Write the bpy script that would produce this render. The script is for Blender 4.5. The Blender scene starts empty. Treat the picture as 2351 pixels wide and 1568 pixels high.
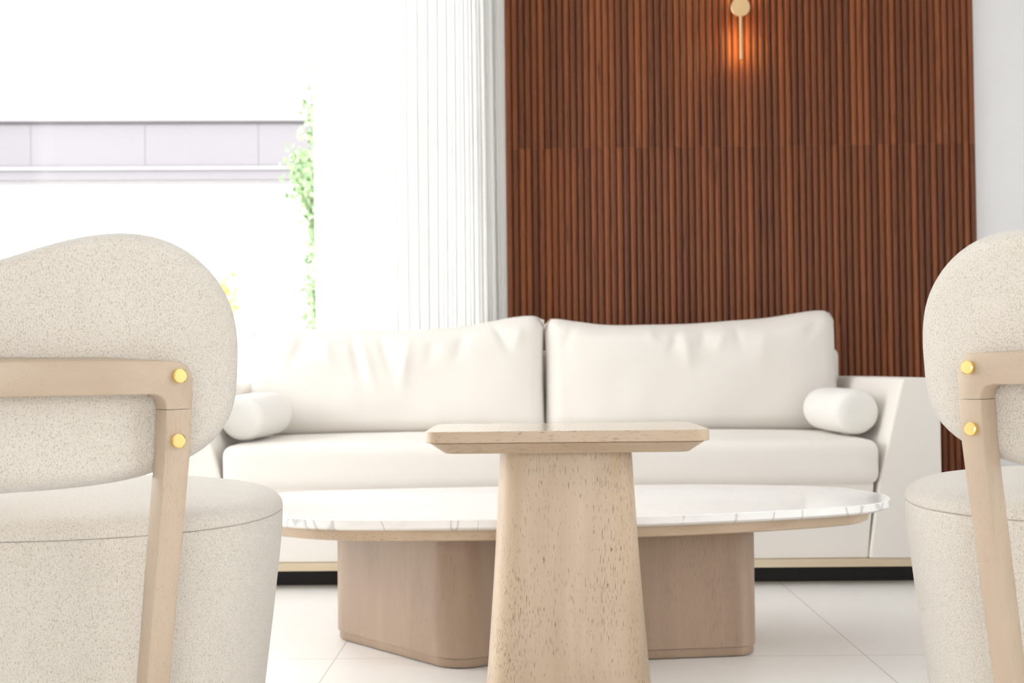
import bpy, math, random
from math import sin, cos, pi, radians as rad, sqrt, exp
from mathutils import Vector, Matrix, noise

scene = bpy.context.scene
C = scene.collection
random.seed(4)

# ------------------------------------------------------------------ camera
CAM_H = 0.66
cam_d = bpy.data.cameras.new('camera')
cam = bpy.data.objects.new('camera', cam_d); C.objects.link(cam); scene.camera = cam
cam_d.sensor_width = 36.0; cam_d.sensor_fit = 'HORIZONTAL'
cam_d.lens = 2750 / 2351 * 36
cam_d.clip_start = 0.05; cam_d.clip_end = 200
ROLL, YAW, PITCH = 0.0105, math.atan(40.5 / 2750), math.atan(61 / 2750)
fwd = Vector((-sin(YAW) * cos(PITCH), cos(YAW) * cos(PITCH), sin(PITCH)))
right0 = fwd.cross(Vector((0, 0, 1))).normalized(); up0 = right0.cross(fwd)
cx_ = right0 * cos(ROLL) - up0 * sin(ROLL)
cy_ = right0 * sin(ROLL) + up0 * cos(ROLL)
m3 = Matrix((cx_, cy_, -fwd)).transposed()
cam.matrix_world = Matrix.Translation((0, 0, CAM_H)) @ m3.to_4x4()
cam_d.dof.use_dof = True
cam_d.dof.focus_distance = 1.75
cam_d.dof.aperture_fstop = 8.0

# ------------------------------------------------------------------ world, exposure
world = bpy.data.worlds.new('overcast_sky'); scene.world = world
world.use_nodes = True
bg = world.node_tree.nodes['Background']
bg.inputs[0].default_value = (0.985, 0.99, 1.0, 1)
# overcast sky: brighter towards the zenith
_wn = world.node_tree.nodes; _wl = world.node_tree.links
_tc = _wn.new('ShaderNodeTexCoord'); _sx = _wn.new('ShaderNodeSeparateXYZ'); _mr = _wn.new('ShaderNodeMapRange')
_wl.new(_tc.outputs['Generated'], _sx.inputs[0]); _wl.new(_sx.outputs[2], _mr.inputs[0])
_mr.inputs['From Min'].default_value = 0; _mr.inputs['From Max'].default_value = 1
_mr.inputs['To Min'].default_value = 1.0; _mr.inputs['To Max'].default_value = 4.0
_wl.new(_mr.outputs[0], bg.inputs[1])
vs = scene.view_settings
vs.view_transform = 'Standard'; vs.look = 'None'; vs.gamma = 1.0; vs.use_curve_mapping = False
vs.exposure = 2.03
scene.cycles.use_denoising = True
scene.cycles.max_bounces = 10
scene.cycles.diffuse_bounces = 6
scene.cycles.transparent_max_bounces = 12
scene.cycles.sample_clamp_indirect = 8

def portal(name, loc, rot, sx, sy):
    l = bpy.data.lights.new(name, 'AREA'); l.shape = 'RECTANGLE'; l.size = sx; l.size_y = sy
    l.cycles.is_portal = True
    o = bpy.data.objects.new(name, l); C.objects.link(o); o.location = loc; o.rotation_euler = rot
# daylight openings: the sky is sampled through them
portal('window_back_portal', (-1.55, 4.80, 1.3), (rad(-90), 0, 0), 2.9, 2.6)
portal('window_left_portal', (-3.10, 3.2, 1.3), (0, rad(-90), 0), 2.6, 2.5)
portal('window_rear_portal', (0.2, -3.35, 1.15), (rad(90), 0, 0), 2.5, 2.3)
portal('window_right_portal', (3.50, 1.2, 1.3), (0, rad(90), 0), 2.6, 1.8)

# ------------------------------------------------------------------ node helpers
def mat(name, base=(.8, .8, .8), rough=.5, metal=0.0, spec=.5):
    m = bpy.data.materials.new(name); m.use_nodes = True
    b = m.node_tree.nodes['Principled BSDF']
    b.inputs['Base Color'].default_value = (*base, 1)
    b.inputs['Roughness'].default_value = rough
    b.inputs['Metallic'].default_value = metal
    b.inputs['Specular IOR Level'].default_value = spec
    return m, m.node_tree, b

class G:
    def __init__(s, nt): s.nt = nt; s.n = nt.nodes; s.l = nt.links
    def link(s, a, b): s.l.new(a, b)
    def coord(s, kind='Object', scale=(1, 1, 1), loc=(0, 0, 0)):
        t = s.n.new('ShaderNodeTexCoord'); mp = s.n.new('ShaderNodeMapping')
        mp.inputs['Scale'].default_value = scale; mp.inputs['Location'].default_value = loc
        s.link(t.outputs[kind], mp.inputs['Vector']); return mp.outputs[0]
    def noise(s, vec, scale=5, detail=2, rough=.5, dist=0):
        t = s.n.new('ShaderNodeTexNoise'); s.link(vec, t.inputs['Vector'])
        t.inputs['Scale'].default_value = scale; t.inputs['Detail'].default_value = detail
        t.inputs['Roughness'].default_value = rough; t.inputs['Distortion'].default_value = dist
        return t.outputs['Fac']
    def vor(s, vec, scale=5, feature='F1', out='Distance', rnd=1.0):
        t = s.n.new('ShaderNodeTexVoronoi'); s.link(vec, t.inputs['Vector']); t.feature = feature
        t.inputs['Scale'].default_value = scale; t.inputs['Randomness'].default_value = rnd
        return t.outputs[out]
    def ramp(s, fac, stops, interp='LINEAR'):
        r = s.n.new('ShaderNodeValToRGB'); r.color_ramp.interpolation = interp
        el = r.color_ramp.elements
        while len(el) < len(stops): el.new(.5)
        for e, (p, c) in zip(el, stops):
            e.position = p; e.color = (*c, 1) if not isinstance(c, (int, float)) else (c, c, c, 1)
        s.link(fac, r.inputs[0]); return r.outputs[0]
    def math(s, op, a, b=None, clamp=False):
        t = s.n.new('ShaderNodeMath'); t.operation = op; t.use_clamp = clamp
        for i, v in enumerate((a, b)):
            if v is None: continue
            if isinstance(v, (int, float)): t.inputs[i].default_value = v
            else: s.link(v, t.inputs[i])
        return t.outputs[0]
    def mix(s, fac, a, b, mode='MIX'):
        t = s.n.new('ShaderNodeMix'); t.data_type = 'RGBA'; t.blend_type = mode
        for i, v in ((0, fac), (6, a), (7, b)):
            if isinstance(v, (int, float)): t.inputs[i].default_value = v
            elif isinstance(v, tuple): t.inputs[i].default_value = (*v, 1)
            else: s.link(v, t.inputs[i])
        return t.outputs[2]
    def bump(s, h, strength, dist, nrm=None):
        t = s.n.new('ShaderNodeBump'); t.inputs['Strength'].default_value = strength
        t.inputs['Distance'].default_value = dist; s.link(h, t.inputs['Height'])
        if nrm: s.link(nrm, t.inputs['Normal'])
        return t.outputs[0]
    def sep(s, vec):
        t = s.n.new('ShaderNodeSeparateXYZ'); s.link(vec, t.inputs[0]); return t.outputs

# ------------------------------------------------------------------ materials
def make_boucle(name, base, dark):
    m, nt, b = mat(name, base, .95, 0, .15); g = G(nt)
    co = g.coord('Object', (1, 1, .62))
    n1 = g.noise(co, 620, 2, .6, .5)
    v1 = g.vor(co, 640)
    h = g.math('SUBTRACT', n1, g.math('MULTIPLY', v1, .55))
    big = g.noise(g.coord('Object', (1, 1, .5)), 22, 2)
    col = g.ramp(h, [(.0, dark), (.10, tuple(a * .70 + d * .30 for a, d in zip(base, dark))), (.20, tuple(a * .88 + d * .12 for a, d in zip(base, dark))), (.42, base)])
    col = g.mix(g.ramp(big, [(.3, 0.0), (.75, .10)]), col, dark)
    g.link(col, b.inputs['Base Color'])
    g.link(g.bump(h, 1.0, .0018), b.inputs['Normal'])
    b.inputs['Sheen Weight'].default_value = .8; b.inputs['Sheen Roughness'].default_value = .35
    return m
M_boucle = make_boucle('cream_boucle', (.835, .775, .695), (.64, .56, .46))

def make_linen(name, base):
    m, nt, b = mat(name, base, .9, 0, .2); g = G(nt)
    co = g.coord()
    w1 = g.noise(g.coord('Object', (1, 1, 8)), 260, 2); w2 = g.noise(g.coord('Object', (8, 8, 1)), 90, 2)
    h = g.math('ADD', w1, w2)
    soft = g.noise(co, 5, 2)
    col = g.mix(g.ramp(soft, [(.3, 0.0), (.8, .35)]), base, tuple(c * .95 for c in base))
    g.link(col, b.inputs['Base Color'])
    g.link(g.bump(h, .15, .0008), b.inputs['Normal'])
    b.inputs['Sheen Weight'].default_value = .15
    return m
M_linen = make_linen('offwhite_linen', (.83, .79, .74))
M_bolster = make_linen('white_bolster_cotton', (.87, .85, .815))

def make_oak(name, light, mid, pore, along='z', pore_amt=1.0, rings=False, rough=.45):
    """washed oak with short dark pores running along one axis"""
    m, nt, b = mat(name, light, rough, 0, .4); g = G(nt)
    ax = {'x': 0, 'y': 1, 'z': 2}[along]
    def sc(fine, long):
        v = [fine] * 3; v[ax] = long; return tuple(v)
    tone = g.noise(g.coord('Object', sc(9, 1.6)), 1.6, 4, .55, .8)
    fine = g.noise(g.coord('Object', sc(120, 6)), 1.0, 3, .6)
    col = g.ramp(tone, [(.30, mid), (.68, light)])
    col = g.mix(g.ramp(fine, [(.35, .22), (.65, 0.0)]), col, mid)
    p = g.noise(g.coord('Object', sc(900, 55)), 1.0, 1, .4)
    dens = g.noise(g.coord('Object', sc(9, 3), (3, 1, 2)), 1.0, 2)
    thr = g.math('MULTIPLY', g.math('SUBTRACT', dens, .5), .35)
    pm = g.ramp(g.math('ADD', p, thr), [(.66, 0.0), (.72, .80 * pore_amt)])
    col = g.mix(pm, col, pore)
    h = g.math('SUBTRACT', fine, pm)
    if rings:
        wv = g.n.new('ShaderNodeTexWave'); wv.wave_type = 'RINGS'; wv.rings_direction = 'Z'
        g.link(g.coord('Object', (3.2, 1.1, 1), (-.35, .22, 0)), wv.inputs['Vector'])
        wv.inputs['Scale'].default_value = 9; wv.inputs['Distortion'].default_value = 5
        wv.inputs['Detail'].default_value = 2; wv.inputs['Detail Scale'].default_value = .8
        col = g.mix(g.ramp(wv.outputs['Fac'], [(.0, .22), (.30, 0.0)]), col, pore)
    g.link(col, b.inputs['Base Color'])
    if not rings: g.link(g.bump(h, .15, .0006), b.inputs['Normal'])
    b.inputs['Coat Weight'].default_value = .25; b.inputs['Coat Roughness'].default_value = .28
    return m
OL, OM, OP = (.595, .465, .335), (.485, .36, .245), (.16, .09, .05)
M_oak_z = make_oak('washed_oak_upright', OL, OM, OP, 'z')
M_oak_x = make_oak('washed_oak_lengthwise', OL, OM, OP, 'x', .9)
M_oak_top = make_oak('washed_oak_top', (.78, .68, .56), (.72, .61, .49), OP, 'x', .08, True, .14)  # top lightened in colour for the pale sofa reflection on it
M_oak_top.node_tree.nodes['Principled BSDF'].inputs['Specular IOR Level'].default_value = .7
M_oak_dim = make_oak('washed_oak_burr', (.345, .245, .172), (.285, .198, .137), (.18, .11, .07), 'z', .6, rough=.5)  # burr oak, colour darkened for the shade under the coffee table
M_oak_frame_z = make_oak('chair_oak_upright', (.575, .455, .34), (.50, .385, .275), (.25, .16, .1), 'z', .45)
M_oak_frame_x = make_oak('chair_oak_rail', (.575, .455, .34), (.50, .385, .275), (.25, .16, .1), 'x', .5)
M_plinth = make_oak('pale_oak_plinth', (.70, .59, .42), (.62, .50, .35), (.35, .25, .15), 'x', .3)

M_brass = mat('polished_brass', (.98, .76, .30), .14, 1.0)[0]
M_brass_satin = mat('satin_brass', (.80, .56, .30), .42, 1.0)[0]
M_black = mat('black_rubber', (.012, .011, .010), .7)[0]
M_white = mat('white_paint', (.885, .885, .885), .7)[0]
M_frame = mat('white_window_frame', (.85, .85, .85), .4)[0]

# slatted walnut: every slat has its own tone, different above and below the joint
def make_slat_mat():
    m, nt, b = mat('reeded_walnut', (.14, .05, .025), .38, 0, .32); g = G(nt)
    t = g.n.new('ShaderNodeTexCoord'); s = g.sep(t.outputs['Object'])
    idx = g.math('FLOOR', g.math('DIVIDE', g.math('ADD', s[0], .0), SLAT))
    row = g.math('GREATER_THAN', s[2], SEAM_Z)
    seed = g.math('ADD', idx, g.math('MULTIPLY', row, 137.0))
    wn = g.n.new('ShaderNodeTexWhiteNoise'); wn.noise_dimensions = '1D'; g.link(seed, wn.inputs['W'])
    cmb = g.n.new('ShaderNodeCombineXYZ')
    g.link(g.math('MULTIPLY', s[0], 60), cmb.inputs[0]); g.link(g.math('MULTIPLY', seed, 7.3), cmb.inputs[1])
    g.link(g.math('MULTIPLY', s[2], 2.4), cmb.inputs[2])
    gr = g.noise(cmb.outputs[0], 1.0, 4, .6, .4)
    v = g.math('ADD', g.math('MULTIPLY', wn.outputs['Value'], .50), g.math('MULTIPLY', gr, .65))
    col = g.ramp(v, [(.15, (.095, .030, .013)), (.42, (.155, .046, .017)), (.68, (.215, .063, .021)), (.95, (.29, .088, .027))])
    kn = g.noise(cmb.outputs[0], 1.9, 2, .5, 0)
    col = g.mix(g.ramp(kn, [(.62, 0.0), (.74, .8)]), col, (.045, .016, .010))
    g.link(col, b.inputs['Base Color'])
    return m
SLAT = 1.812 / 72; SEAM_Z = 1.507

def nrm_out(g):
    return g.n.new('ShaderNodeTexCoord').outputs['Normal']
def make_marble():
    m, nt, b = mat('white_veined_marble', (.86, .85, .84), .09, 0, .6); g = G(nt)
    n = g.noise(g.coord('Object', (1.0, .6, 1)), 3.2, 5, .62, 1.6)
    v = g.ramp(n, [(.470, 0.0), (.497, .75), (.503, .75), (.53, 0.0)])
    st = g.noise(g.coord('Object', (9, 1.2, 1.8), (2, 0, 0)), 1.0, 2, .45, .5)
    v2 = g.ramp(st, [(.489, 0.0), (.499, .9), (.503, .9), (.516, 0.0)])
    cloud = g.noise(g.coord(), 4, 3)
    col = g.mix(g.ramp(cloud, [(.4, 0.0), (.75, .35)]), (.90, .89, .88), (.82, .79, .75))
    col = g.mix(g.math('MULTIPLY', v, .10), col, (.55, .52, .50))
    col = g.mix(g.math('MULTIPLY', g.math('MULTIPLY', v2, .6), g.math('SUBTRACT', 1.0, g.math('GREATER_THAN', g.sep(nrm_out(g))[2], .5))), col, (.36, .35, .36))
    g.link(col, b.inputs['Base Color']); return m
M_marble = make_marble()

def make_floor():
    m, nt, b = mat('pale_porcelain_tiles', (.74, .71, .67), .33, 0, .5); g = G(nt)
    t = g.n.new('ShaderNodeTexCoord'); s = g.sep(t.outputs['Object'])
    def joint(v, off, pitch):
        f = g.math('FRACT', g.math('DIVIDE', g.math('SUBTRACT', v, off - 50 * pitch), pitch))
        d = g.math('MULTIPLY', g.math('MINIMUM', f, g.math('SUBTRACT', 1.0, f)), pitch)
        return g.math('LESS_THAN', d, .0013)
    j = g.math('MAXIMUM', joint(s[0], .754, .603), joint(s[1], 2.747, 1.206))
    n = g.noise(g.coord(), 3, 4, .6)
    col = g.mix(g.ramp(n, [(.35, 0.0), (.7, .6)]), (.87, .85, .825), (.82, .80, .77))
    col = g.mix(g.math('MULTIPLY', j, .75), col, (.42, .38, .34))
    g.link(col, b.inputs['Base Color'])
    g.link(g.ramp(n, [(.3, .36), (.7, .44)]), b.inputs['Roughness'])
    return m
M_floor = make_floor()

def make_curtain():
    m = bpy.data.materials.new('sheer_voile'); m.use_nodes = True; nt = m.node_tree; g = G(nt)
    nt.nodes.clear()
    out = nt.nodes.new('ShaderNodeOutputMaterial')
    d = nt.nodes.new('ShaderNodeBsdfDiffuse'); d.inputs[0].default_value = (.93, .925, .91, 1)
    t = nt.nodes.new('ShaderNodeBsdfTranslucent'); t.inputs[0].default_value = (.62, .616, .605, 1)
    tr = nt.nodes.new('ShaderNodeBsdfTransparent'); tr.inputs[0].default_value = (1, 1, 1, 1)
    m1 = nt.nodes.new('ShaderNodeMixShader'); m1.inputs[0].default_value = .58
    m2 = nt.nodes.new('ShaderNodeMixShader'); m2.inputs[0].default_value = .015
    g.link(d.outputs[0], m1.inputs[1]); g.link(t.outputs[0], m1.inputs[2])
    g.link(m1.outputs[0], m2.inputs[1]); g.link(tr.outputs[0], m2.inputs[2])
    g.link(m2.outputs[0], out.inputs[0]); return m
M_curtain = make_curtain()

def make_glass():
    m = bpy.data.materials.new('clear_window_glass'); m.use_nodes = True; nt = m.node_tree; g = G(nt)
    nt.nodes.clear()
    out = nt.nodes.new('ShaderNodeOutputMaterial')
    tr = nt.nodes.new('ShaderNodeBsdfTransparent'); tr.inputs[0].default_value = (.98, .985, .98, 1)
    gl = nt.nodes.new('ShaderNodeBsdfGlossy'); gl.inputs['Roughness'].default_value = .02
    fr = nt.nodes.new('ShaderNodeFresnel'); fr.inputs[0].default_value = 1.45
    mx = nt.nodes.new('ShaderNodeMixShader')
    g.link(fr.outputs[0], mx.inputs[0]); g.link(tr.outputs[0], mx.inputs[1]); g.link(gl.outputs[0], mx.inputs[2])
    g.link(mx.outputs[0], out.inputs[0]); return m
M_glass = make_glass()

def emitter(name, col, s):
    m = bpy.data.materials.new(name); m.use_nodes = True; nt = m.node_tree; nt.nodes.clear()
    out = nt.nodes.new('ShaderNodeOutputMaterial'); e = nt.nodes.new('ShaderNodeEmission')
    e.inputs[0].default_value = (*col, 1); e.inputs[1].default_value = s
    nt.links.new(e.outputs[0], out.inputs[0]); return m

# ------------------------------------------------------------------ mesh helpers
def build(name, verts, faces, material, parent=None, smooth=False, bevel=0, seg=3, angle=35, loc=None):
    me = bpy.data.meshes.new(name); me.from_pydata([tuple(v) for v in verts], [], faces)
    me.validate(); me.update()
    import bmesh
    bm = bmesh.new(); bm.from_mesh(me)
    bmesh.ops.remove_doubles(bm, verts=bm.verts, dist=1e-6)
    bmesh.ops.recalc_face_normals(bm, faces=bm.faces); bm.to_mesh(me); bm.free()
    o = bpy.data.objects.new(name, me); C.objects.link(o)
    me.materials.append(material)
    if parent: o.parent = parent
    if loc: o.location = loc
    if smooth or bevel:
        for p in me.polygons: p.use_smooth = True
    if bevel:
        b = o.modifiers.new('bevel', 'BEVEL'); b.width = bevel; b.segments = seg
        b.limit_method = 'ANGLE'; b.angle_limit = rad(angle); b.harden_normals = True
        w = None
    return o

def box_vf(x0, x1, y0, y1, z0, z1):
    v = [(x0, y0, z0), (x1, y0, z0), (x1, y1, z0), (x0, y1, z0), (x0, y0, z1), (x1, y0, z1), (x1, y1, z1), (x0, y1, z1)]
    f = [(0, 3, 2, 1), (4, 5, 6, 7), (0, 1, 5, 4), (1, 2, 6, 5), (2, 3, 7, 6), (3, 0, 4, 7)]
    return v, f
class MB:
    def __init__(s): s.v = []; s.f = []
    def add(s, v, f):
        n = len(s.v); s.v += list(v); s.f += [tuple(i + n for i in q) for q in f]; return s
    def box(s, *a): return s.add(*box_vf(*a))
    def build(s, name, m, parent=None, **k): return build(name, s.v, s.f, m, parent, **k)

def rings(rs, cap0=True, cap1=True, closed=True):
    """stack of rings (equal length lists of points) -> verts, faces"""
    n = len(rs[0]); v = [p for r in rs for p in r]; f = []
    for i in range(len(rs) - 1):
        for j in range(n if closed else n - 1):
            k = (j + 1) % n
            f.append((i * n + j, i * n + k, (i + 1) * n + k, (i + 1) * n + j))
    if cap0: f.append(tuple(reversed(range(n))))
    if cap1: f.append(tuple(range((len(rs) - 1) * n, len(rs) * n)))
    return v, f

def lathe(profile, seg=96, cx=0, cy=0):
    rs = [[(cx + r * cos(2 * pi * k / seg), cy + r * sin(2 * pi * k / seg), z) for k in range(seg)] for r, z in profile]
    return rings(rs)

def round_rect(hx, hy, r, n=8, cx=0, cy=0, z=0):
    pts = []
    for sx, sy, a0 in ((1, 1, 0), (-1, 1, 90), (-1, -1, 180), (1, -1, 270)):
        for k in range(n + 1):
            a = rad(a0 + 90 * k / n)
            pts.append((cx + sx * (hx - r) + r * cos(a), cy + sy * (hy - r) + r * sin(a), z))
    return pts

def round_poly(pts, r, n=8):
    """rounded 2d polygon"""
    out = []; N = len(pts)
    for i in range(N):
        p = Vector(pts[i]); a = Vector(pts[i - 1]) - p; b = Vector(pts[(i + 1) % N]) - p
        a.normalize(); b.normalize(); half = a.angle(b) / 2
        rr = r[i] if isinstance(r, (list, tuple)) else r
        d = rr / math.tan(half); c = p + (a + b).normalized() * (rr / sin(half))
        s = p + a * d - c; e = p + b * d - c
        a0 = math.atan2(s.y, s.x); a1 = math.atan2(e.y, e.x); da = (a1 - a0 + pi) % (2 * pi) - pi
        for k in range(n + 1):
            t = a0 + da * k / n; out.append((c.x + rr * cos(t), c.y + rr * sin(t)))
    return out

def catmull(pts, per=8):
    out = []; N = len(pts)
    for i in range(N):
        p0, p1, p2, p3 = (Vector(pts[(i + k - 1) % N]) for k in range(4))
        for k in range(per):
            t = k / per
            out.append(tuple(.5 * ((2 * p1) + (p2 - p0) * t + (2 * p0 - 5 * p1 + 4 * p2 - p3) * t * t + (3 * p1 - p0 - 3 * p2 + p3) * t ** 3)))
    return out

def offset_poly(pts, d):
    """inward offset of a counter-clockwise closed 2d line"""
    out = []; N = len(pts)
    for i in range(N):
        a = Vector(pts[i - 1]); b = Vector(pts[(i + 1) % N]); t = (b - a).normalized()
        p = Vector(pts[i]); out.append((p.x - t.y * d, p.y + t.x * d))
    return out

def interp(tab, x):
    if x <= tab[0][0]: return tab[0][1]
    for (a, b), (c, d) in zip(tab, tab[1:]):
        if x <= c:
            t = (x - a) / (c - a); return b + (d - b) * t
    return tab[-1][1]
def smooth_interp(tab, x):
    if x <= tab[0][0]: return tab[0][1]
    n = len(tab)
    for i in range(n - 1):
        if x <= tab[i + 1][0]:
            x1, y1 = tab[i]; x2, y2 = tab[i + 1]
            x0, y0 = tab[i - 1] if i else (2 * x1 - x2, y1); x3, y3 = tab[i + 2] if i + 2 < n else (2 * x2 - x1, y2)
            t = (x - x1) / (x2 - x1); m1 = (y2 - y0) / (x2 - x0) * (x2 - x1); m2 = (y3 - y1) / (x3 - x1) * (x2 - x1)
            return (2 * t ** 3 - 3 * t * t + 1) * y1 + (t ** 3 - 2 * t * t + t) * m1 + (-2 * t ** 3 + 3 * t * t) * y2 + (t ** 3 - t * t) * m2
    return tab[-1][1]

def thing(name, label, cat, loc=(0, 0, 0), rz=0, group=None):
    o = bpy.data.objects.new(name, None); C.objects.link(o); o.empty_display_size = .1
    o.location = loc; o.rotation_euler = (0, 0, rz); o['label'] = label; o['category'] = cat
    if group: o['group'] = group
    return o
def tag(o, label, cat, group=None, kind=None):
    o['label'] = label; o['category'] = cat
    if group: o['group'] = group
    if kind: o['kind'] = kind
    return o
def struct(o, label=None, cat=None):
    o['kind'] = 'structure'
    if label: o['label'] = label
    if cat: o['category'] = cat
    return o

# ------------------------------------------------------------------ the room shell
YB, XL, XR, YR, ZC = 4.65, -3.0, 3.4, -3.2, 2.75
struct(MB().box(XL - .2, XR + .2, YR - .2, YB + .2, -.12, 0).build('floor', M_floor), 'pale large porcelain floor tiles with thin joints', 'floor')
struct(MB().box(XL - .2, XR + .2, YR - .2, YB + .2, ZC, ZC + .15).build('ceiling', M_white), 'white ceiling above the room', 'ceiling')
WX0, WX1, WZ = -2.9, -.12, 2.6
struct(MB().box(WX1, XR + .2, YB, YB + .2, 0, ZC).box(XL - .2, WX1, YB, YB + .2, WZ, ZC).box(XL - .2, WX0, YB, YB + .2, 0, WZ)
       .build('wall_back', M_white), 'white back wall showing at the right of the reeded wood panel', 'wall')
struct(MB().box(XL - .2, XL, YR, 2.0, 0, ZC).box(XL - .2, XL, 4.4, YB, 0, ZC).box(XL - .2, XL, 2.0, 4.4, WZ, ZC)
       .build('wall_left', M_white), 'white side wall with a wide window', 'wall')
struct(MB().box(XR, XR + .2, YR, .4, 0, ZC).box(XR, XR + .2, 2.0, YB, 0, ZC).box(XR, XR + .2, .4, 2.0, WZ, ZC)
       .build('wall_right', M_white), 'white side wall beyond the chair on the right', 'wall')
struct(MB().box(XL - .2, -1.0, YR - .2, YR, 0, ZC).box(1.4, XR + .2, YR - .2, YR, 0, ZC).box(-1.0, 1.4, YR - .2, YR, 2.3, ZC)
       .build('wall_rear', M_white), 'white wall behind the viewer with a glazed front', 'wall')

def window(n, a, b, axis, pos, z1, label):
    t = thing('window_%d' % n, label, 'window', (0, 0, 0)); t['kind'] = 'structure'
    fr = MB(); w = .05; d = .03
    def bx(u0, u1, z0, z1_, dd):
        if axis == 'y': fr.box(u0, u1, pos - dd, pos + dd, z0, z1_)
        else: fr.box(pos - dd, pos + dd, u0, u1, z0, z1_)
    bx(a, a + w, 0.0, z1, d); bx(b - w, b, 0.0, z1, d); bx(a + w, b - w, z1 - w, z1, d); bx(a + w, b - w, 0.0, .04, d)
    fr.build('window_frame', M_frame, t, bevel=.004)
    g = MB()
    if axis == 'y': g.box(a + w, b - w, pos - .003, pos + .003, .04, z1 - w)
    else: g.box(pos - .003, pos + .003, a + w, b - w, .04, z1 - w)
    g.build('window_pane', M_glass, t)
window(1, WX0, WX1, 'y', 4.75, WZ, 'floor to ceiling window behind the sofa and curtain')
window(2, 2.0, 4.4, 'x', -3.1, WZ, 'wide side window')
window(4, .4, 2.0, 'x', 3.5, WZ, 'tall side window near the chairs')
window(3, -1.0, 1.4, 'y', -3.3, 2.3, 'glazed front behind the viewer')  # unseen rear glazing, added to light the camera-facing sides

# ------------------------------------------------------------------ reeded wood panel
M_slat = make_slat_mat()
PX0, PX1, PY = -.085, 1.727, YB
def slat_panel(name, z0, z1, parent):
    prof = []
    for i in range(72):
        c = (i + .5) * SLAT; r = SLAT * .46
        prof.append((c - SLAT / 2, 0.0))
        for k in range(9):
            a = pi * k / 8; prof.append((c - r * cos(a), -.002 - .0105 * sin(a)))
    prof.append((72 * SLAT, 0.0))
    v = []; f = []
    for (x, y) in prof: v += [(x, -.018 + y, z0), (x, -.018 + y, z1)]
    n = len(prof)
    for i in range(n - 1): f.append((2 * i, 2 * i + 2, 2 * i + 3, 2 * i + 1))
    v += [(0, 0, z0), (0, 0, z1), (72 * SLAT, 0, z0), (72 * SLAT, 0, z1)]; q = 2 * n
    f += [(q, 0, 1, q + 1), (2 * n - 2, q + 2, q + 3, 2 * n - 1), (q, q + 1, q + 3, q + 2)]
    f.append(tuple([2 * i + 1 for i in range(n)] + [q + 3, q + 1]))
    f.append(tuple([2 * i for i in range(n - 1, -1, -1)] + [q, q + 2]))
    me = bpy.data.meshes.new(name); me.from_pydata(v, [], f); me.validate()
    o = bpy.data.objects.new(name, me); C.objects.link(o); me.materials.append(M_slat); o.parent = parent
    for p in me.polygons[:n - 1]: p.use_smooth = False
    return o
wp = thing('wood_wall_panel', 'dark reddish brown reeded wood panel covering the wall behind the sofa', 'wall panel', (PX0, PY, 0))
slat_panel('lower_slats', 0.0, SEAM_Z - .0003, wp); slat_panel('upper_slats', SEAM_Z + .0003, ZC - .005, wp)

# ------------------------------------------------------------------ sconce
sx, sz, sy = .817, 2.026, 4.622
sc_ = thing('wall_sconce', 'slim brass wall lamp with a round disc glowing on the wood panel', 'lamp', (sx, sy, sz))
def disc_y(r, y0, y1, seg=48, x=0, z=0, bev=.002):
    rs = []
    for rr, yy in ((r - bev, y0), (r, y0 + (bev if y1 > y0 else -bev)), (r, y1 - (bev if y1 > y0 else -bev)), (r - bev, y1)):
        rs.append([(x + rr * cos(2 * pi * k / seg), yy, z + rr * sin(2 * pi * k / seg)) for k in range(seg)])
    return rings(rs)
build('disc', *disc_y(.037, -.078, -.066), M_brass_satin, sc_, smooth=False)
build('wall_mount', *disc_y(.016, -.066, .0, 32), M_brass_satin, sc_)
for s, z0, z1 in ((1, .036, .2), (-1, -.2, -.036)):
    v, f = rings([[(.0065 * cos(2 * pi * k / 20), -.072 + .0065 * sin(2 * pi * k / 20), z) for k in range(20)] for z in (z0, z1)])
    rod = build('rod', v, f, M_brass_satin, sc_)
    za, zb = (z0 + .02, z1 - .01) if s > 0 else (z0 + .01, z1 - .02)
    MB().box(-.004, .004, -.0655, -.063, za, zb).build('light_strip', emitter('warm_led', (1, .56, .15), 17.0), rod)

# ------------------------------------------------------------------ sheer curtain
def curtain():
    x0, x1 = -.815, -.098; nx = 420; nz = 26; v = []; f = []
    top, bot = ZC - .03, .012
    for j in range(nz + 1):
        z = bot + (top - bot) * j / nz
        for i in range(nx + 1):
            u = i / nx
            den = 10 + 7 * u
            ph = 2 * pi * (u * den + .25 * sin(9 * u) + .1 * sin(z * 1.3 + u * 11))
            amp = .022 + .010 * sin(13 * u + 1) - .004 * (z / top)
            x = x0 + (x1 - x0) * u + .010 * sin(ph * 2 + .6) * (1 - abs(2 * u - 1) ** 8) + .0035 * (z - 1.4) * (u < .02)
            x = x0 + (x1 - x0) * u + .006 * sin(ph * 2 + .6) - (.012 * (z - 1.0) * (1 - u) ** 3 * .5)
            y = 4.50 + amp * sin(ph) + .004 * sin(ph * 3.1 + z)
            v.append((x, y, z))
    w = nx + 1
    for j in range(nz):
        for i in range(nx): f.append((j * w + i, j * w + i + 1, (j + 1) * w + i + 1, (j + 1) * w + i))
    o = build('sheer_curtain', v, f, M_curtain, smooth=True)
    tag(o, 'sheer white floor length curtain hanging in folds beside the wood panel', 'curtain')
curtain()
tr = thing('curtain_track', 'white ceiling track carrying the sheer curtain', 'curtain track', (-1.5, 4.5, ZC))
MB().box(-1.38, 1.40, -.018, .018, -.028, 0).build('rail', M_frame, tr, bevel=.003)

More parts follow.
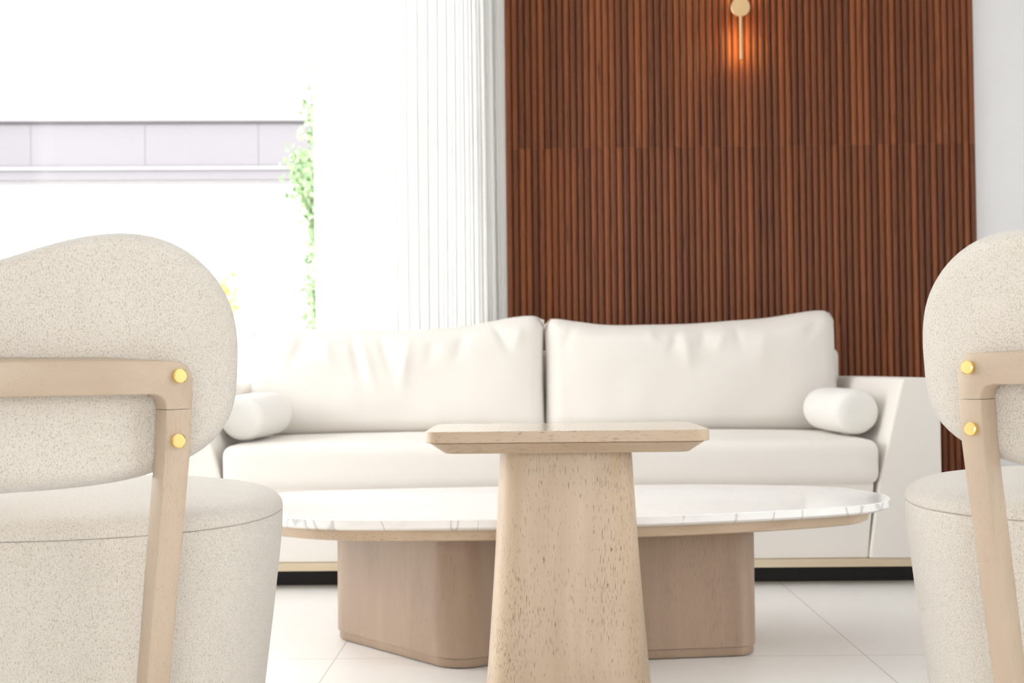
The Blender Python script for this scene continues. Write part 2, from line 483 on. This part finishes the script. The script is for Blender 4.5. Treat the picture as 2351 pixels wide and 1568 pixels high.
# ------------------------------------------------------------------ lounge chairs
def RZ(z):
    if z > .66: return .425 + .13 * (z - .66)
    if z > .56: return .425 + .05 * (z - .66)
    return .42 + .145 * (z - .56)
PAD = [(0, .776), (10, .778), (19, .790), (25.75, .8087), (32.5, .826), (36, .8295), (40, .830), (44.75, .823), (48.5, .8083),
       (52.5, .784), (56, .755), (58.25, .713), (59, .668), (59, .623), (58, .595), (56.25, .576), (54.25, .5665), (49.75, .5487),
       (43.25, .533), (35.75, .525), (26.5, .521), (18.75, .519), (9, .517), (0, .5165)]
def pad_mesh():
    pts = [(rad(a if a < 36 else 36 + (a - 36) * 1.14) * .425, z) for a, z in PAD]
    full = pts + [(-s, z) for s, z in reversed(pts[1:-1])]
    full = catmull(full, 6)
    cz = .668; pol = sorted(((math.atan2(z - cz, s) % (2 * pi)), math.hypot(s, z - cz)) for s, z in full)
    ext = [(a - 2 * pi, r) for a, r in pol[-3:]] + pol + [(a + 2 * pi, r) for a, r in pol[:3]]
    N = 240; T = .066; e = .040
    raw = [interp(ext, 2 * pi * k / N) for k in range(N)]
    ker = [exp(-(j / 3.2) ** 2) for j in range(-8, 9)]
    sm = [sum(raw[(k + j) % N] * ker[j + 8] for j in range(-8, 9)) / sum(ker) for k in range(N)]
    ds = [0, .0008, .003, .0065, .011, .017, .024, .032, .040]
    rr_in = [.97, .85, .7, .5, .3, .12]
    def P(side, th, ro, d):
        s = ro * cos(th); z = cz + ro * sin(th)
        q = max(0, 1 - d / e); h = T / 2 * sqrt(max(0, 1 - q * q))
        bulge = .006 * (1 - min(1, d / .2)) if False else 0
        R = RZ(z) - T / 2 + side * h
        phi = s / .425
        return (R * sin(phi), -R * cos(phi), z)
    rs = []
    def ring(side, mode, val):
        r = []
        for k in range(N):
            th = 2 * pi * k / N; ro = sm[k]
            if mode == 'd': r.append(P(side, th, ro - val, val))
            else: r.append(P(side, th, (ro - .04) * val, .04))
        return r
    for val in reversed(rr_in): rs.append(ring(1, 'f', val))
    for d in reversed(ds): rs.append(ring(1, 'd', d))
    for d in ds[1:]: rs.append(ring(-1, 'd', d))
    for val in rr_in: rs.append(ring(-1, 'f', val))
    return rings(rs)

def frame_pt(phi_s, z, off):  # phi_s: arc length at R .44
    R = RZ(z) + off; phi = phi_s / .44
    return (R * sin(phi), -R * cos(phi), z)
PHL = rad(45) * .44 - .0005; LW = .033; FT = .032
def sweep(pairs, name, m, parent, c=.0022, tilt=0):
    """pairs: (outer (s,z), inner (s,z)); strip thickened radially, long edges eased"""
    rs = []
    for (a, b) in pairs:
        a = Vector(a); b = Vector(b); d = (b - a).normalized()
        r = []
        for e, dr in ((a, 1), (b, -1)):
            q = [(0, c), (.3 * c, .3 * c), (c, 0)]
            offs = [(x, y) for x, y in q]
            if dr == 1: seq = [(x, y) for x, y in q][::-1] + [(x, FT - y) for x, y in q]
            else: seq = [(x, FT - y) for x, y in q][::-1] + [(x, y) for x, y in q]
            if dr == 1: seq = [(c, 0), (.3 * c, .3 * c), (0, c), (0, FT - c), (.3 * c, FT - .3 * c), (c, FT)]
            else: seq = [(c, FT), (.3 * c, FT - .3 * c), (0, FT - c), (0, c), (.3 * c, .3 * c), (c, 0)]
            for x, y in seq:
                p = e + d * (x * dr)
                tz = tilt * (1 - y / FT) * max(0, min(1, (p.y - .645) / .02)) * min(1, max(0, (PHL - abs(p.x)) / .09))
                r.append(frame_pt(p.x, p.y + tz, y))
        rs.append(r)
    v, f = rings(rs)
    o = build(name, v, f, m, parent, smooth=True)
    o.modifiers.new('edges', 'EDGE_SPLIT').split_angle = rad(50)
    return o
def lean(p): return (p[0] + (1 if p[0] > 0 else -1) * .02 * min(0, p[1] - .62), p[1])

def make_chair(label, loc, rz):
    t = thing('lounge_chair', label, 'chair', loc, rz, 'cream lounge chairs in the foreground')
    # drum body and domed seat
    def squash(v):
        """circle -> the real seat outline, flatter behind"""
        out = []
        for x, y, z in v:
            q = math.hypot(x, y)
            if q > 1e-6 and y < 0:
                c, d = abs(x) / q, -y / q
                k = ((c ** 2.5) + (d / .78) ** 2.5) ** (-1 / 2.5); out.append((x * k, y * k, z))
            else: out.append((x, y, z))
        return out
    body = [(.30, 0.0), (.318, .004), (.324, .02), (.333, .10), (.346, .21), (.357, .30), (.366, .38), (.3700, .42), (.3706, .4475), (.3698, .4495), (.366, .4499)]
    v, f = lathe(body, 200); build('seat_base', squash(v), f, M_boucle, t, smooth=True)
    dome = [(.366, .4499), (.3698, .4503), (.3707, .4522), (.3706, .4560), (.3690, .4620), (.3645, .4680), (.356, .4735), (.342, .4780), (.320, .4815), (.28, .4845), (.22, .4862), (.14, .4872), (.06, .4875), (.01, .4875)]
    v, f = lathe(dome, 200); build('seat_cushion', squash(v), f, M_boucle, t, smooth=True)
    v, f = pad_mesh(); build('backrest', v, f, M_boucle, t, smooth=True)
    # rail with rounded corners
    zt, zb, so, si, ro, ri, zj = .673, .633, PHL + LW / 2, PHL - LW / 2, .026, .018, .6145
    def half(sg):
        o = [(so, zj), (so, zt - ro)]; i = [(si, zj), (si, zb - ri)]
        for k in range(1, 9):
            a = pi / 2 * k / 8
            o.append((so - ro + ro * cos(a), zt - ro + ro * sin(a))); i.append((si - ri + ri * cos(a), zb - ri + ri * sin(a)))
        return [((sg * x[0], x[1]), (sg * y[0], y[1])) for x, y in zip(o, i)]
    right = half(1); left = half(-1)
    mid = []
    s0o, s0i = so - ro, si - ri
    for k in range(1, 28):
        u = 1 - 2 * k / 28; mid.append(((s0o * u, zt), (s0i * u, zb)))
    sweep([(lean(a) if a[1] < .62 else a, lean(b) if b[1] < .62 else b) for a, b in right + mid + left[::-1]], 'back_rail', M_oak_frame_x, t, tilt=.0055)
    for sg in (1, -1):
        pr = []
        for k in range(13):
            z = 0.0 + (zj - .0006) * k / 12; pr.append((lean((sg * so, z)), lean((sg * si, z))))
        sweep(pr, 'leg', M_oak_frame_z, t)
        for z in (.6545, .576):
            ph = (PHL - .0035) / .44; R = RZ(z) + FT
            v, f = disc_y(.0088, .0, -.0075, 40, bev=.0012)
            b = build('bolt', v, f, M_brass, t, smooth=False)
            for p in b.data.polygons: p.use_smooth = False
            b.location = (R * sin(sg * ph), -R * cos(ph), z); b.rotation_euler = (rad(-2.9), 0, sg * ph)
            b['label'] = 'polished gold bolt head'
    return t
make_chair('cream boucle lounge chair with oak back frame, nearest the window', (-.746, 1.77, 0), 0)
make_chair('cream boucle lounge chair with oak back frame, in front of the wood panel', (.942, 1.79, 0), rad(-12))

# ------------------------------------------------------------------ side table
st = thing('side_table', 'small washed oak side table with tapered pedestal standing between the chairs', 'side table', (.064, 2.233, 0))
def rr(hx, hy, r, z, n=8): return round_rect(hx, hy, r, n, 0, 0, z)
v, f = rings([rr(.2485, .1485, .0315, .5300), rr(.25, .15, .033, .5310), rr(.25, .15, .033, .5490), rr(.2490, .1490, .032, .5500)])
tt = build('table_top', v, f, M_oak_x, st, smooth=True, bevel=0)
tt.data.materials.append(M_oak_top)
for p in tt.data.polygons:
    if p.normal.z > .9: p.material_index = 1
v, f = rings([rr(.217, .117, .024, .5095), rr(.2185, .1185, .025, .5103), rr(.242, .142, .030, .5282), rr(.240, .140, .030, .5302)])
build('under_bevel', v, f, M_oak_x, st, smooth=True)
rs = []
for k in range(25):
    z = .5105 * k / 24; u = k / 24
    hx = .1565 - .036 * u + .003 * sin(pi * u) * -1; hy = .105 - .025 * u
    rs.append(round_rect(hx, hy, .056 - .008 * u, 12, 0, 0, z))
v, f = rings(rs); build('pedestal', v, f, M_oak_z, st, smooth=True)
for o in st.children:
    m = o.modifiers.new('edges', 'EDGE_SPLIT'); m.split_angle = rad(38)

# ------------------------------------------------------------------ coffee table
ct = thing('coffee_table', 'low oval marble topped coffee table on two oak plinths before the sofa', 'coffee table', (0, 0, 0))
OUT = [(-.335, 2.484), (-.08, 2.478), (.237, 2.511), (.447, 2.560), (.648, 2.633), (.765, 2.700), (.828, 2.785), (.845, 2.88), (.822, 2.985), (.762, 3.085),
       (.55, 3.160), (.324, 3.180), (-.08, 3.163), (-.40, 3.13), (-.62, 3.07), (-.71, 2.95), (-.72, 2.80), (-.66, 2.665), (-.55, 2.56), (-.44, 2.505)]
out2 = catmull(OUT, 10)
def slab(name, offs, m, bev=0):
    rs = [[(x, y, z) for x, y in offset_poly(out2, d)] for d, z in offs]
    v, f = rings(rs); o = build(name, v, f, m, ct, smooth=True)
    s = o.modifiers.new('edges', 'EDGE_SPLIT'); s.split_angle = rad(30); return o
ZT = .348
slab('marble_top', [(.016, ZT - .024), (.004, ZT - .019), (.0, ZT - .016), (.0, ZT - .0015), (.0015, ZT)], M_marble)
slab('under_frame', [(.058, ZT - .052), (.052, ZT - .049), (.046, ZT - .026), (.046, ZT - .0242)], M_oak_x)
def pedestal(poly, r):
    base = round_poly(poly, r, 14)
    def ring(d, z): return [(x, y, z) for x, y in offset_poly(base, d)]
    v, f = rings([ring(.0, .024), ring(0, .10), ring(0, .2), ring(.0, ZT - .052)])
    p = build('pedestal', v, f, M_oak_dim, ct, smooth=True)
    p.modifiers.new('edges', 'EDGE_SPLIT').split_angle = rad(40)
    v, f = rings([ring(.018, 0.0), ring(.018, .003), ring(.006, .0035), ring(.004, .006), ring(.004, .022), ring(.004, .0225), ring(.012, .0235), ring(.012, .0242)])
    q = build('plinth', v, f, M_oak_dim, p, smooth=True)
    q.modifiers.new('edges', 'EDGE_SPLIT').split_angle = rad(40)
pedestal([(-.505, 2.965), (-.165, 2.605), (.12, 2.85), (-.03, 3.06), (-.42, 3.06)], [.07, .085, .06, .06, .06])
pedestal([(.17, 2.695), (.512, 2.738), (.515, 3.02), (.22, 3.06)], [.05, .055, .05, .05])

# ------------------------------------------------------------------ sofa
SX, SY = .055, 3.60
sf = thing('sofa', 'long off-white fabric sofa with two back cushions against the wood panel', 'sofa', (SX, SY, 0))
def soft_box(x0, x1, y0, y1, z0, z1, r, n=8, name='x', m=M_linen, parent=sf, crown=0, taper=None):
    """box with generously rounded edges, as a superellipse-edged grid"""
    nx, ny, nz = 40, 24, 12
    cxm, cym, czm = (x0 + x1) / 2, (y0 + y1) / 2, (z0 + z1) / 2
    hx, hy, hz = (x1 - x0) / 2, (y1 - y0) / 2, (z1 - z0) / 2
    V = []; F = []
    def lin(h, k):
        # denser near the ends
        a = [-h]; 
        for q in (.3, .6, 1.0): a.append(-h + r * q)
        inner = [-h + r + (2 * h - 2 * r) * i / k for i in range(1, k)]
        return a + inner + [h - r, h - r * .6, h - r * .3, h]
    X, Y, Z = lin(hx, nx), lin(hy, ny), lin(hz, 4)
    def rnd(p):
        c = Vector((max(-hx + r, min(hx - r, p[0])), max(-hy + r, min(hy - r, p[1])), max(-hz + r, min(hz - r, p[2]))))
        d = Vector(p) - c
        if d.length > 1e-9:
            q = max(abs(d.x), abs(d.y), abs(d.z)); d = d.normalized() * min(q, r) if q > 0 else d
        w = c + d
        if crown:
            k = (1 - (w.x / hx) ** 4) * (1 - (w.y / hy) ** 4)
            w.z += crown * k * (w.z / hz)
        return (w.x + cxm, w.y + cym, w.z + czm)
    idx = {}
    def vid(i, j, k):
        key = (i, j, k)
        if key not in idx: idx[key] = len(V); V.append(rnd((X[i], Y[j], Z[k])))
        return idx[key]
    a, b, c = len(X) - 1, len(Y) - 1, len(Z) - 1
    for i in range(a):
        for j in range(b):
            F.append((vid(i, j, 0), vid(i, j + 1, 0), vid(i + 1, j + 1, 0), vid(i + 1, j, 0)))
            F.append((vid(i, j, c), vid(i + 1, j, c), vid(i + 1, j + 1, c), vid(i, j + 1, c)))
    for i in range(a):
        for k in range(c):
            F.append((vid(i, 0, k), vid(i + 1, 0, k), vid(i + 1, 0, k + 1), vid(i, 0, k + 1)))
            F.append((vid(i, b, k), vid(i, b, k + 1), vid(i + 1, b, k + 1), vid(i + 1, b, k)))
    for j in range(b):
        for k in range(c):
            F.append((vid(0, j, k), vid(0, j, k + 1), vid(0, j + 1, k + 1), vid(0, j + 1, k)))
            F.append((vid(a, j, k), vid(a, j + 1, k), vid(a, j + 1, k + 1), vid(a, j, k + 1)))
    return build(name, V, F, m, parent, smooth=True)
SD = .84   # overall depth
# wooden plinth and a black block set back beneath it
MB().box(-1.165, 1.165, .004, SD - .01, .056, .080).build('wood_plinth', M_plinth, sf, bevel=.002)
MB().box(-1.12, 1.12, .085, SD - .09, .0, .056).build('recessed_base', M_black, sf, bevel=.002)
v, f = rings([[(-w, .012, z), (w, .012, z), (w, SD - .12, z), (-w, SD - .12, z)] for w, z in ((.951, .0805), (.972, .305))])
build('seat_base', v, f, M_linen, sf, bevel=.004)
soft_box(-.988, .988, -.008, .68, .300, .434, .032, name='seat_cushion', crown=.012)
# arms, inner face splayed outwards
def arm(sg):
    prof = [(1.171, .0805), (1.171, .606), (1.160, .618), (1.062, .618), (1.056, .606), (.983, .300), (.952, .0805)]
    rs = []
    for y, d in ((0.0, .006), (.006, 0.0), (SD - .006, 0), (SD, .006)):
        cx0 = 1.08; cz0 = .35
        rs.append([(sg * (x + (cx0 - x) * d * 3), y, z + (cz0 - z) * d * 1.2) for x, z in prof])
    v, f = rings(rs); build('arm', v, f, M_linen, sf, bevel=.006, angle=30)
arm(1); arm(-1)
soft_box(-1.05, 1.062, .73, SD, .15, .722, .03, name='back_frame')
# back cushions
def cushion(name, xa, xb, top, folds, seed):
    nx, nz = 150, 80; T = .105; V = []; F = []
    cxm = (xa + xb) / 2; hx = (xb - xa) / 2; z0 = .430
    def pt(i, k, side):
        u = -1 + 2 * i / nx; w = k / nz                       # w 0 bottom .. 1 top
        x = cxm + hx * u
        zt = smooth_interp(top, x)
        eu = max(0, (abs(u) * hx - (hx - .055)) / .055); ez = max(0, (w - .86) / .14); eb = max(0, (.16 - w) / .16)
        ew = max(ez, eb)
        q = min(1, (eu ** 2.4 + ew ** 2.4) ** (1 / 2.4)); h = sqrt(max(0, 1 - q * q))
        h = h * (.62 + .38 * (1 - u ** 4) * (1 - (2 * w - 1) ** 4))
        # pinch the sides a little so the corners stand out
        x -= (u ** 3) * .005 * (1 - (2 * w - 1) ** 2) 
        z = z0 + (zt - z0) * w
        fy = 0
        for (fx, zc, ln, tilt, amp, wd) in folds:
            dx = x - (fx + tilt * (z - zc)); dz = (z - zc) / ln
            if abs(dz) < 1.6 and abs(dx) < .12: fy += amp * exp(-(dx / wd) ** 2) * exp(-dz * dz * 2)
        nn = noise.noise(Vector((x * 5 + seed, z * 6, seed))) * .007 + noise.noise(Vector((x * 14, z * 9, seed + 4))) * .0025
        lean = .16 * (z - z0)
        y = lean + (.118 - T * h * (1 if side < 0 else -1) * 1.0) + ((fy + nn) * h if side < 0 else 0)
        return (x, .46 + y + .0, z)
    for side in (-1, 1):
        b = len(V)
        for k in range(nz + 1):
            for i in range(nx + 1): V.append(pt(i, k, side))
        w = nx + 1
        for k in range(nz):
            for i in range(nx):
                q = (b + k * w + i, b + k * w + i + 1, b + (k + 1) * w + i + 1, b + (k + 1) * w + i)
                F.append(q if side < 0 else q[::-1])
    return build(name, V, F, M_linen, sf, smooth=True)
def loc_top(pts): return [(x - SX, z) for x, z in pts]
topL = loc_top([(-.985, .795), (-.935, .817), (-.86, .811), (-.74, .803), (-.60, .799), (-.46, .797), (-.32, .803), (-.22, .811), (-.13, .827), (-.05, .841), (.02, .843), (.048, .830)])
topR = loc_top([(.053, .812), (.075, .832), (.16, .823), (.27, .809), (.42, .808), (.57, .810), (.71, .819), (.83, .827), (.94, .843), (1.02, .852), (1.06, .843), (1.073, .815)])
foldsL = [(-.80, .74, .07, .35, .010, .018), (-.70, .73, .06, -.2, -.008, .02), (-.60, .70, .10, -.25, .012, .016), (-.56, .68, .10, -.3, -.010, .02), (-.50, .72, .10, -.35, .011, .02), (-.43, .69, .12, .1, -.010, .018),
          (-.34, .72, .06, .2, .008, .02), (-.24, .74, .07, .3, .010, .02), (-.10, .77, .06, -.5, .013, .018), (-.04, .77, .05, .1, -.012, .02)]
foldsR = [(.14, .77, .05, .4, .008, .02), (.42, .77, .05, -.3, -.008, .02), (.50, .75, .06, .3, .010, .018), (.54, .72, .08, -.1, -.010, .02), (.60, .76, .05, .2, .010, .018), (.66, .75, .05, .3, -.009, .02),
          (.72, .76, .06, -.1, .010, .016), (.80, .74, .07, .1, -.006, .025), (.98, .79, .04, .5, .008, .02)]
cushion('back_cushion', -.985 - SX, .052 - SX, topL, [(a - SX, b, c, d, e, f) for a, b, c, d, e, f in foldsL], 1.0)
cushion('back_cushion', .051 - SX, 1.073 - SX, topR, [(a - SX, b, c, d, e, f) for a, b, c, d, e, f in foldsR], 7.0)

# bolsters lying along the arms
def bolster(label, x, y, r, length, rz):
    prof = [(0.002, 0), (r * .5, -.002), (r * .80, 0), (r * .95, .006), (r, .018)]
    n = 14
    for k in range(1, n): prof.append((r + .003 * sin(pi * k / n), .018 + (length - .036) * k / n))
    prof += [(r, length - .018), (r * .95, length - .006), (r * .8, length), (r * .5, length + .002), (.002, length)]
    rs = [[(p * cos(2 * pi * k / 64), yy, p * sin(2 * pi * k / 64)) for k in range(64)] for p, yy in prof]
    v, f = rings(rs)
    o = build('bolster_pillow', v, f, M_bolster, smooth=True)
    o.location = (x, y, .4415 + r + .004); o.rotation_euler = (0, 0, rz)
    tag(o, label, 'pillow', 'bolsters at the sofa ends')
bolster('white cylindrical bolster lying by the sofa arm nearest the wood panel', 1.006, 3.70, .0685, .355, rad(4))
bolster('white cylindrical bolster lying by the sofa arm on the window side', -.897, 3.70, .070, .355, rad(-4))

# ------------------------------------------------------------------ outside
struct(MB().box(-30, 20, YB + .2, 40, -.20, -.06).build('terrace_ground', mat('pale_paving', (.72, .71, .69), .8)[0]), 'pale paving outside the window', 'ground')
bld = thing('neighbouring_building', 'pale building across the terrace with a mauve fascia band under its flat roof', 'building', (-3.8, 12, 0), rad(3.0))
M_ext = mat('white_render', (.82, .81, .79), .8)[0]
M_fas = mat('mauve_fascia', (.095, .087, .095), .5)[0]
M_fas2 = mat('dark_fascia_edge', (.085, .078, .084), .5)[0]
M_cap = mat('grey_coping', (.15, .14, .147), .6)[0]
MB().box(-7, 4, .5, 5, -.06, 2.62).build('wall', M_ext, bld)
MB().box(-7, 4, .10, 5, 3.22, 3.30).build('coping', M_cap, bld)
MB().box(-7, 4, .16, 5, 3.185, 3.22).build('shadow_reveal', M_fas2, bld)
fz = MB()
for k in range(10): fz.box(-7 + 1.15 * k + .002, -7 + 1.15 * (k + 1) - .002, .14, .16, 2.76, 3.185)
fz.box(-7, 4, .16, .2, 2.62, 3.185); fz.build('fascia', M_fas, bld)
MB().box(-7, 4, .12, .16, 2.72, 2.755).build('trim_strip', M_cap, bld)
MB().box(-7, 4, .14, .5, 2.62, 2.72).build('lower_fascia', M_fas, bld)
gp = tag(MB().box(-2.22, -1.55, 9.1, 9.4, -.06, 1.79).build('garden_pier', M_ext, bevel=.01), 'low white garden pier behind the climbing plant', 'pier')

def foliage_mat(name, c1, c2):
    m, nt, b = mat(name, c1, .6); g = G(nt)
    n = g.noise(g.coord(), 9, 2); g.link(g.ramp(n, [(.35, c1), (.65, c2)]), b.inputs['Base Color'])
    b.inputs['Transmission Weight'].default_value = 0
    return m
M_leaf = foliage_mat('light_green_leaf', (.10, .17, .07), (.19, .27, .13))
M_yleaf = foliage_mat('yellow_green_leaf', (.36, .37, .08), (.55, .55, .22))
M_bark = mat('bark', (.25, .18, .12), .8)[0]
def plant(name, label, cat, loc, spots, n, size, ml, h):
    t = thing(name, label, cat, loc)
    rnd = random.Random(5); v = []; f = []
    for _ in range(n):
        sp = rnd.choices(spots, [s[3] for s in spots])[0]
        p = Vector((rnd.gauss(sp[0], sp[2] * .5), rnd.gauss(0, .10), rnd.gauss(sp[1], sp[4] * .5)))
        L = size * rnd.uniform(.6, 1.3); wd = L * .38
        a, b_, c = rnd.uniform(0, 2 * pi), rnd.uniform(-.9, .9), rnd.uniform(-.8, .8)
        M_ = Matrix.Rotation(a, 3, 'Z') @ Matrix.Rotation(b_, 3, 'X') @ Matrix.Rotation(c, 3, 'Y')
        q = len(v)
        for lv in ((0, 0, 0), (wd, 0, L * .45), (0, .12 * L, L), (-wd, 0, L * .45), (0, -.15 * wd, L * .45)): v.append(p + M_ @ Vector(lv))
        f += [(q, q + 1, q + 4), (q + 1, q + 2, q + 4), (q + 2, q + 3, q + 4), (q + 3, q, q + 4)]
    me = bpy.data.meshes.new('foliage'); me.from_pydata([tuple(x) for x in v], [], f)
    o = bpy.data.objects.new('foliage', me); C.objects.link(o); me.materials.append(ml); o.parent = t
    rs = []
    for k in range(12):
        z = h * k / 11; ox = .03 * sin(z * 3)
        rs.append([(ox + .016 * cos(2 * pi * j / 8), .016 * sin(2 * pi * j / 8), z) for j in range(8)])
    vv, ff = rings(rs); build('stem', vv, ff, M_bark, t, smooth=True)
# spot: x, z, spread x, weight, spread z
plant('climbing_plant', 'slender green climbing plant outside the window beside the curtain', 'plant', (-1.225, 7.0, -.06),
      [(0, .35, .10, 2, .5), (-.03, .98, .05, 2, .12), (-.03, 1.14, .06, 3, .12), (-.02, 1.38, .05, 2, .14), (-.02, 1.55, .06, 3, .14), (-.05, 1.72, .07, 5, .14), (-.08, 1.86, .09, 5, .16), (-.03, 2.12, .05, 2, .12), (-.03, 2.22, .05, 2, .1), (-.03, 2.55, .03, .5, .1)],
      1500, .045, M_leaf, 2.6)
plant('garden_shrub', 'small yellow green shrub outside seen past the chair back', 'shrub', (-2.15, 8.5, -.06),
      [(0, .5, .2, 4, .5), (-.02, 1.1, .10, 3, .3), (-.01, 1.25, .06, 1.5, .22)], 500, .06, M_yleaf, 1.1)
